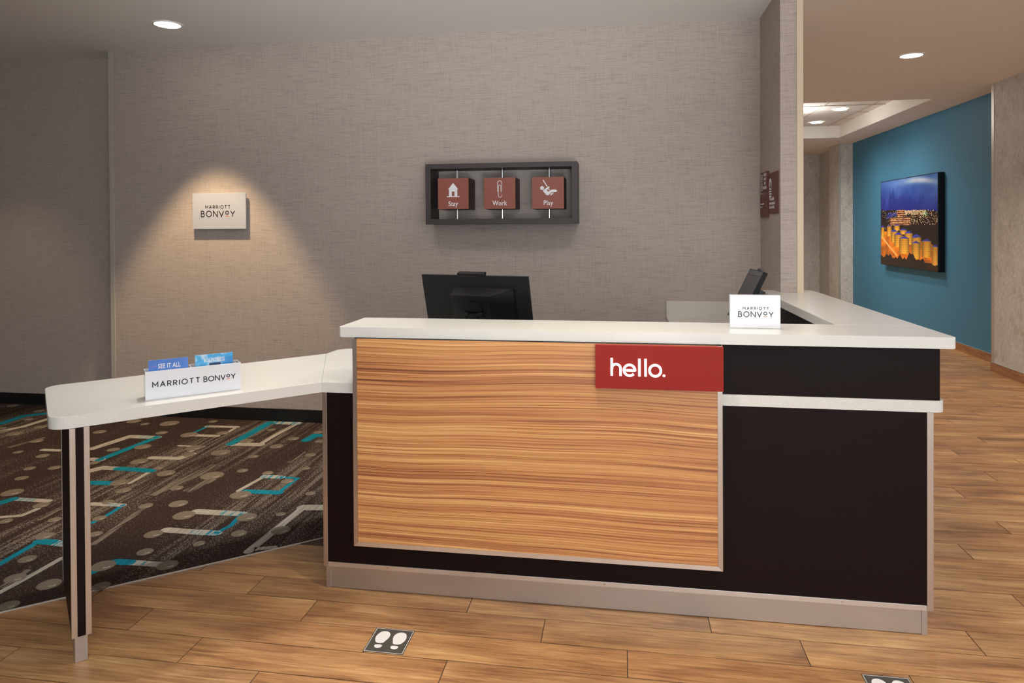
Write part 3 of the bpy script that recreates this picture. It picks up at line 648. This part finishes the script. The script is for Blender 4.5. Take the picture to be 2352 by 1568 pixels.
# local: x right, y away from the camera (screen side), z up
mesh('housing', box(B(), -.27, .27, 0, .012, -.325, 0, MM, .003), BLACKP, MN)
mesh('screen', box(B(), -.262, .262, .0122, .0135, -.30, -.008, MM), SCREEN, MN)
bx = B()
pts = [(-.115, -.250, -.033), (.083, -.250, -.033), (.195, -.245, -.010), (.195, -.062, -.010), (.083, -.087, -.033), (-.115, -.087, -.033), (-.103, -.058, -.001), (.199, -.058, -.001), (.199, -.25, -.001), (-.115, -.25, -.001)]
v = [bx.verts.new(MM @ Vector((p[0], p[2], p[1]))) for p in pts]
for f in ((0, 1, 4, 5), (1, 2, 3, 4), (5, 4, 3, 7, 6), (0, 5, 6, 9), (2, 8, 7, 3), (0, 9, 8, 2, 1), (6, 7, 8, 9)): bx.faces.new([v[i] for i in f])
mesh('rear_cover', bx, BLACKG, MN)
b = B(); cyl(b, (0, -.036, -.155), .042, .006, 'Y', 32, M=MM); mesh('mount_disc', b, BLACKG, MN)
for x in (-.043, .028): mesh('hinge_clip', box(B(), x-.004, x+.020, -.052, -.040, -.176, -.163, MM, .002), BLACKG, MN)
for x in (-.043, .028): mesh('hinge_bar', box(B(), x-.004, x+.024, -.046, -.040, -.190, -.187, MM), BLACKG, MN)
NK = B(); prism(NK, [(-.022, -.168), (.028, -.168), (.004, -.21), (.004, -.30), (-.022, -.30)], -.05, -.038, MM @ Matrix.Rotation(PI/2, 4, 'X') @ Matrix.Diagonal((1, 1, -1, 1))); mesh('neck', NK, BLACKP, MN)
b = B(); box(b, .50, .56, .50, .53, LT+.012, .99); mesh('stand_column', b, BLACKP, MN)
b = B(); box(b, .42, .64, .43, .62, LT+.0005, LT+.012, bev=.004); mesh('stand_base', b, BLACKP, MN)
BR = mesh('webcam', box(B(), -.078, .060, -.008, .020, .0005, .014, MM, .003), BLACKP, MN)
mesh('webcam_slot', box(B(), -.072, .026, -.0092, -.0078, -.004, .002, MM), BASEB, BR)

# second monitor on the return, seen obliquely
P1, P2, P4 = Vector((1.968, 1.25, 1.218)), Vector((1.949, 1.554, 1.218)), Vector((1.818, 1.554, .947))
ex = (P2-P1).normalized(); ez = (P2-P4).normalized(); ey = ex.cross(ez).normalized(); ez = ey.cross(ex)*-1 if ey.cross(ex).dot(ez) < 0 else ey.cross(ex)
wM = (P2-P1).length; hM = (P2-P4).length
N2 = Matrix((ex, ey, ez)).transposed().to_4x4(); N2.translation = P1-ez*hM   # origin: near bottom corner; +y = ey
sgn = 1 if ey.x > 0 else -1
def nb(x0, x1, y0, y1, z0, z1, bev=0): return box(B(), x0, x1, min(sgn*y0, sgn*y1), max(sgn*y0, sgn*y1), z0, z1, N2, bev)
OM = thing('monitor', (1.93, 1.43, LT), 'small tilted monitor seen edge on behind the counter sign', 'monitor')
mesh('housing', nb(0, wM, 0, .024, 0, hM, .002), BLACKP, OM)
mesh('screen', nb(.006, wM-.006, -.0015, -.0002, .012, hM-.034), SCREEN, OM); mesh('bezel', nb(.006, wM-.006, -.0015, -.0002, hM-.032, hM-.004), plain('grey_bezel', (88, 88, 92), .4), OM)
mesh('rear_cover', nb(.01, wM*.6, .0245, .060, .02, hM-.095, .003), BLACKG, OM)
for q in range(5): mesh('vent_rib', nb(.008, .0095, .030, .052, hM-.125-.016*q, hM-.120-.016*q), BASEB, OM)
b = B(); cyl(b, N2 @ Vector((wM*.42, sgn*.012, hM+.0075)), .0085, .085, 'Y', 16); mesh('webcam', b, BLACKG, OM)
b = B(); box(b, 1.915, 1.955, 1.37, 1.43, LT+.012, 1.04); mesh('stand_column', b, BLACKP, OM)
b = B(); box(b, 1.86, 2.02, 1.30, 1.50, LT+.0005, LT+.012, bev=.003); mesh('stand_base', b, BLACKP, OM)

# back counter with upstand under the wall
BC = thing('back_counter', (1.82, 2.05, 0), 'low white counter with an upstand against the back wall', 'counter')
b = B(); box(b, 1.513, 2.1415, 1.72, W-.018, .80, .84, bev=.002); mesh('worktop', b, LAMW, BC)
b = B(); box(b, 1.513, 2.1415, W-.0178, W-.0005, .80, .9515, bev=.002); mesh('upstand', b, LAMW, BC)
b = B(); box(b, 1.527, 2.1415, 1.76, W-.0135, .0045, .7995); CBD = mesh('cabinet', b, CABIN, BC)
for x in (1.532, 1.838):
    d_ = mesh('door', box(B(), x, x+.30, 1.742, 1.7595, .06, .79, bev=.002), CABIN, BC)
    mesh('handle', box(B(), x+.25, x+.26, 1.725, 1.7415, .62, .74, bev=.002), CHROME, d_)

# ------------------------------------------------------------------ stay / work / play wall frame
FX0, FX1, FZ0, FZ1, FY = -.149, .9125, 1.4925, 1.9145, 2.032; t_ = .037
FRM = thing('shadow_frame', (.38, FY, 1.49), 'dark brown open box frame holding three red cubes on the wall', 'frame')
for a in ((FX0, FX0+t_, FZ0, FZ1), (FX1-t_, FX1, FZ0, FZ1), (FX0+t_+.0003, FX1-t_-.0003, FZ1-t_+.003, FZ1), (FX0+t_+.0003, FX1-t_-.0003, FZ0, FZ0+t_+.001)):
    mesh('frame_board', box(B(), a[0], a[1], FY, W-.0006, a[2], a[3], bev=.0006), BROWN, FRM)
rods = []
for x in (.055, .381, .712):
    b = B(); cyl(b, (x, 2.13, (FZ0+FZ1)/2), .0085, FZ1-FZ0-2*t_-.001, 'Z', 20); rods.append(mesh('rod', b, CHROME, FRM, smooth=False))
def cube(x0, x1, z0, z1, label):
    c = thing('sign_cube', ((x0+x1)/2, 2.02, z0), label, 'sign cube', 'word cubes in the wall frame')
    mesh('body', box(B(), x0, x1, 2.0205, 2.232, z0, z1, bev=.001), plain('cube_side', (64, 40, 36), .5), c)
    mesh('face', box(B(), x0, x1, 2.0165, 2.020, z0, z1, bev=.0006), REDBR, c)
    return c, face_frame((x0, 2.0163, z0), (1, 0, 0), (0, 0, 1)), x1-x0, z1-z0
# house
c, m, w, h = cube(-.0545, .1635, 1.597, 1.813, 'red-brown cube with white house icon and the word Stay')
b = B(); X = lambda px: (px-427)/645*w
Z = lambda pz: (1117-pz)/660*h
prism(b, [(X(645), Z(692)), (X(748), Z(558)), (X(853), Z(692))][::-1], 0, .0005, m)
for q in ((660, 722, 693, 842), (776, 836, 693, 842), (722, 776, 693, 742), (612, 883, 842, 858)): box(b, X(q[0]), X(q[1]), Z(q[3]), Z(q[2]), 0, .0005, m)
mesh('icon', b, PRINTW, c); b = B(); font_text(b, 'Stay', m @ Matrix.Translation((X(747), Z(1046), 0)), .046, bold=.0005, sx=.84, sp=1.06); mesh('lettering', b, PRINTW, c)
# paper clip
c, m, w, h = cube(.2720, .4910, 1.596, 1.811, 'red-brown cube with white paperclip icon and the word Work')
b = B(); k = w/72.0
def cp(pts, cl=False): stroke(b, [((x-1111.8)*k, (481-y)*k) for x, y in pts], .0034, m, .0005, cl)
S = lambda x, y: (960+x/9.225, 360+y/9.225)
cp([S(1692, 756), S(1692, 580)]+[S(1735+43*math.cos(math.radians(a)), 572-43*math.sin(math.radians(a))) for a in range(180, -1, -15)]+[S(1778, 840)]+[S(1742+36*math.cos(math.radians(a)), 838-36*math.sin(math.radians(a))) for a in range(0, -181, -15)]+[S(1706, 650)]+[S(1735+26*math.cos(math.radians(a)), 646-26*math.sin(math.radians(a))) for a in range(180, -1, -15)]+[S(1761, 756)])
mesh('icon', b, PRINTW, c); b = B(); font_text(b, 'Work', m @ Matrix.Translation((w*.50, h*.115, 0)), .046, bold=.0005, sx=.84, sp=1.06); mesh('lettering', b, PRINTW, c)
# swing figure
c, m, w, h = cube(.6060, .8240, 1.5935, 1.8095, 'red-brown cube with white swinging figure icon and the word Play')
b = B(); X = lambda px: (px-570)/675*w
Z = lambda pz: (1110-pz)/675*h
P = lambda pts: [(X(x), Z(z)) for x, z in pts]
prism(b, [(X(785+42*math.cos(t*PI/12)), Z(668+42*math.sin(t*PI/12))) for t in range(24)], 0, .0005, m)
stroke(b, P([(806, 498), (893, 640)]), .0065, m, .0005); stroke(b, P([(925, 690), (945, 722)]), .0065, m, .0005)
stroke(b, P([(963, 820), (1022, 772)]), .0075, m, .0005)
prism(b, P([(805, 718), (925, 632), (942, 650), (935, 672), (880, 715), (920, 748), (985, 705), (1070, 703), (1098, 722), (1095, 750), (1070, 758), (1000, 758), (915, 822), (880, 822), (815, 748)])[::-1], 0, .0005, m)
mesh('icon', b, PRINTW, c); b = B(); font_text(b, 'Play', m @ Matrix.Translation((X(913), Z(1030), 0)), .046, bold=.0005, sx=.84, sp=1.06); mesh('lettering', b, PRINTW, c)

# ------------------------------------------------------------------ three maroon notices on the wall end
def notice(y0, y1, z0, z1, th, label):
    n_ = thing('notice', (CX0, (y0+y1)/2, z0), label, 'notice')
    mesh('plate', box(B(), CX0-th, CX0-.0005, y0, y1, z0, z1, bev=.0006), MAROON, n_)
    return n_, face_frame((CX0-th-.0002, y1, z0), (0, -1, 0), (0, 0, 1)), y1-y0, z1-z0
n_, m, w, h = notice(1.969, 2.187, 1.690, 1.8205, .012, 'upper left maroon notice with two ring icons and four short lines of text')
b = B()
for cz in (.71, .27):
    stroke(b, arc(w*.19, h*cz, w*.11, 0, 360, 20), .006, m, closed=True); stroke(b, [(w*.12, h*(cz-.06)), (w*.26, h*(cz+.06))], .004, m)
for i, s_ in enumerate(('THIS IS A', 'SMOKE', 'FREE', 'BUILDING')): font_text(b, s_, m @ Matrix.Translation((w*.66, h*(.78-.215*i), 0)), .027, bold=.0003, sx=.9)
mesh('print', b, PRINTW, n_)
n_, m, w, h = notice(1.970, 2.1965, 1.5265, 1.6765, .012, 'lower left maroon notice with two small lines of text')
b = B()
for i, s_ in enumerate(('Pet accommodation', 'permitted.')): font_text(b, s_, m @ Matrix.Translation((w*.04, h*(.55-.13*i), 0)), .015, 'LEFT', sx=.95)
mesh('print', b, PRINTW, n_)
n_, m, w, h = notice(1.698, 1.956, 1.544, 1.8005, .005, 'large maroon notice with a white striped arch icon and three lines of text')
b = B(); stroke(b, [(w*.06, h*.66)]+arc(w*.16, h*.73, w*.10, 180, 0, 12)+[(w*.26, h*.66)], w*.085, m)
for i in range(4): box(b, w*.03, w*(.30-.02*(i % 2)), h*(.612-.062*i-.02), h*(.612-.062*i+.02), 0, .0005, m)
for i, s_ in enumerate(('TTD available', 'upon request at', 'the front desk.')): font_text(b, s_, m @ Matrix.Translation((w*.03, h*(.325-.10*i), 0)), .030, 'LEFT', sx=.85)
mesh('print', b, PRINTW, n_)

# ------------------------------------------------------------------ framed night picture on the teal wall
PY0, PY1, PZ0, PZ1 = 6.49, 8.37, .895, 2.122; d_ = .075
PIC = thing('wall_picture', (TX-.02, 7.43, PZ0), 'night photo of glowing storage silos in a black frame on the teal wall', 'picture')
mesh('frame', box(B(), TX-d_, TX-.0006, PY0, PY1, PZ0, PZ1, bev=.003), BLACKG, PIC)
SIL = [(345, 70, 790, 780, 850), (170, 40, 810, 790, 930), (250, 60, 800, 788, 920), (425, 85, 850, 830, 900), (313, 85, 865, 842, 1000), (490, 100, 890, 862, 1030), (363, 100, 905, 880, 1060), (585, 120, 940, 902, 1100), (435, 125, 955, 928, 1145), (712, 115, 990, 962, 1190), (580, 105, 1015, 988, 1210), (815, 80, 1060, 1035, 1290)]
def night(U, V):
    DL, DR = 11.0, 9.15
    s = U*DR*0+U*DL/(DR+(DL-DR)*(1-U)*1.0)*(DR/DL)*1.0
    s = U/(DL+(DR-DL)*U)*DR
    px = 148+697*s; top = 250-110*s; bot = 1275+95*s; py = top+(1-V)*(bot-top)
    C = np.zeros(U.shape+(3,))
    def A(*c): return np.array(c)/255
    g = np.clip((py-150)/450, 0, 1)[..., None]; n = fbm(U, V, 4, 6, 5)[..., None]
    sky = A(70, 122, 196)*(1-g)+A(30, 44, 150)*g+(n-.5)*.42*(1-.6*g)
    dkc = np.clip((fbm(U, V*.6, 16, 6, 21)-.5)*5+np.clip((py-430)/60, -1, 1)*.9, 0, 1)[..., None]; sky = sky*(1-.7*dkc)+A(22, 40, 128)*.7*dkc
    cl = np.exp(-((px-640)/190)**2-((py-225-.0006*(px-640)**2)/38)**2)[..., None]*(.55+n*.7); sky = sky*(1-np.clip(cl, 0, 1))+A(215, 222, 232)*np.clip(cl, 0, 1)
    C[:] = sky
    land = py > 610+12*np.sin(px/60); rs = np.random.RandomState(8)
    C[land] = A(34, 20, 18)
    C[(px < 235) & (py > 590+.6*np.abs(px-170)) & (py < 745-.25*(px-150))] = A(20, 14, 24)
    riv = (py > 630+.9*(px-150)*0) & (px < 345) & (py < 700-.35*(px-250)) & (px > 235-.4*(py-640)); C[riv] = A(40, 50, 130)
    r = rs.rand(*U.shape); den = np.where((py > 600) & (py < 870), np.where((px > 350) & (px < 700) & (py < 660), .5, .10), 0)
    li = r < den*np.clip((px-120)/300, .15, 1)*(~((px > 380) & (py > 790))); tone = rs.rand(*U.shape)[..., None]
    C[li] = (A(255, 200, 120)*(1-tone)+A(225, 220, 205)*tone)[li]
    bd = (px > 260) & (px < 515) & (py > 690) & (py < 790) | (px > 355) & (px < 440) & (py > 600) & (py < 700)
    bd &= ~((px < 330) & (py < 705)); C[bd] = A(96, 58, 50); C[bd & ((np.floor(py/13) % 2 == 0) & (r < .55))] = A(250, 186, 110)
    gl = np.exp(-((px-695)/22)**2-((py-650)/28)**2)[..., None]; C += gl*A(90, 200, 120)*.7
    gnd = (py > 850+.30*(px-150)) & (py < 1165+.14*(px-150)+20); n2 = fbm(U, V, 16, 16, 31)[..., None]
    C[gnd] = (A(236, 130, 24)*(.55+n2*.8))[gnd]
    road = np.abs(py-(930+1.25*(px-150))) < 16; C[road & (px < 345)] = A(250, 190, 110)
    for cx, w_, ev, ap, bt in SIL:
        u = (px-cx)/(w_/2.); body = (np.abs(u) < 1) & (py > ev-6*np.sqrt(np.clip(1-u*u, 0, 1))*0) & (py < bt+8*np.sqrt(np.clip(1-u*u, 0, 1)))
        sh = (1-.45*np.abs(u-.0)**2)[..., None]*(.82+.25*np.clip((py-ev)/(bt-ev+1), 0, 1)[..., None]); ring = (.96+.04*np.sign(np.sin(py/4.5)))[..., None]
        C[body] = (A(255, 186, 62)*sh*ring)[body]
        roof = (np.abs(u) < 1.03) & (py < ev+7*np.sqrt(np.clip(1-u*u, 0, 1))) & (py > ap+(ev-ap)*np.abs(u)); C[roof] = (A(52, 62, 165)*(1-.25*u[..., None]))[roof]
    tr = py > 1150+.17*(px-150)+22*np.sin(px/22.)+14*np.sin(px/9.)-60*np.exp(-((px-530)/80)**2)*1.0+fbm(U, V, 30, 30, 9)*26
    tr &= px < 740; C[tr] = A(40, 26, 16)
    fr = (py > 1262+.45*(px-720)) & (px >= 720); C[fr] = A(60, 34, 14)
    C[(r > .985) & (py > 700)] += .12; C[py < 600] = C[py < 600]*.95+.02
    return np.clip(C, 0, 1)
PM = face_frame((TX-d_-.0005, PY1-.012, PZ0+.010), (0, -1, 0), (0, 0, 1))
print_sheet('print', PM, PY1-PY0-.024, PZ1-PZ0-.020, 170, 150, night, PIC)

# ------------------------------------------------------------------ footprint stickers
def sticker(x0, x1, y0, y1, label):
    s_ = thing('floor_sticker', ((x0+x1)/2, (y0+y1)/2, 0), label, 'sticker', 'footprint stickers')
    w, h = x1-x0, y1-y0
    mesh('sheet', box(B(), x0, x1, y0, y1, .0003, .0009), STICK, s_)
    m = Matrix.Translation((x0, y0, .0009)); b = B(); e = .004
    for p in ([(e, e), (w-e, e)], [(w-e, e), (w-e, h-e)], [(w-e, h-e), (e, h-e)], [(e, h-e), (e, e)]): stroke(b, p, .0016, m, .0002)
    mesh('border', b, PRINTW, s_)
    for sx, nm in ((-1, 'l'), (1, 'r')):
        cx = w*(.5+.21*sx); b = B()
        sole = [(-.085, .10), (-.155, .30), (-.165, .50), (-.12, .72), (-.03, .80), (.07, .78), (.145, .64), (.15, .44), (.11, .26), (.075, .10)]
        heel = [(-.075, .02), (.085, .02), (.095, -.08), (.06, -.15), (0, -.175), (-.055, -.15), (-.085, -.08)]
        f = lambda P: [(cx-sx*-1*px*w*-1*1.08, h*(.30+py*.72)) for px, py in P]
        def sm(P):
            v = [Vector(p) for p in P]; out = []
            for i in range(len(v)): out += [tuple(v[i-1]*.0+v[i]*.75+v[i-1]*.25), tuple(v[i]*.75+v[(i+1) % len(v)]*.25)]
            return out
        for P in (sm(sole), sm(heel)):
            q = f(P); 
            prism(b, q, 0, .0002, m)
        mesh('footprint', b, PRINTW, s_)
sticker(.3135, .458, -.381, -.2375, 'dark footprint sticker on the floor in front of the zebrawood panel')
sticker(1.971, 2.1155, -.400, -.2565, 'dark footprint sticker cut off by the lower edge at right')

# ------------------------------------------------------------------ ceiling lamps
def downlight(x, y, z, label, r=.085):
    t = thing('downlight', (x, y, z), label, 'ceiling lamp', 'recessed ceiling lamps')
    b = B(); n = 32
    ring = [[b.verts.new((x+rr*math.cos(2*PI*i/n), y+rr*math.sin(2*PI*i/n), zz)) for i in range(n)] for rr, zz in ((r+.013, z-.0005), (r+.012, z-.005), (r, z-.006), (r-.004, z-.0008))]
    for k in range(3):
        for i in range(n): b.faces.new((ring[k][i], ring[k][(i+1) % n], ring[k+1][(i+1) % n], ring[k+1][i]))
    mesh('ring', b, LAMPRING, t)
    b = B(); cyl(b, (x, y, z-.0022), r-.003, .002, 'Z', 32); mesh('diffuser', b, LAMPG, t)
downlight(-1.872, 1.677, CH, 'bright round lamp in the ceiling above the white wall sign')
downlight(3.595, 3.54, CH, 'round lamp in the low ceiling right of the cream trim')
downlight(4.18, 7.377, CT-.004, 'nearer round lamp inside the raised ceiling coffer')
downlight(4.184, 8.56, CT-.004, 'farther round lamp inside the raised ceiling coffer')
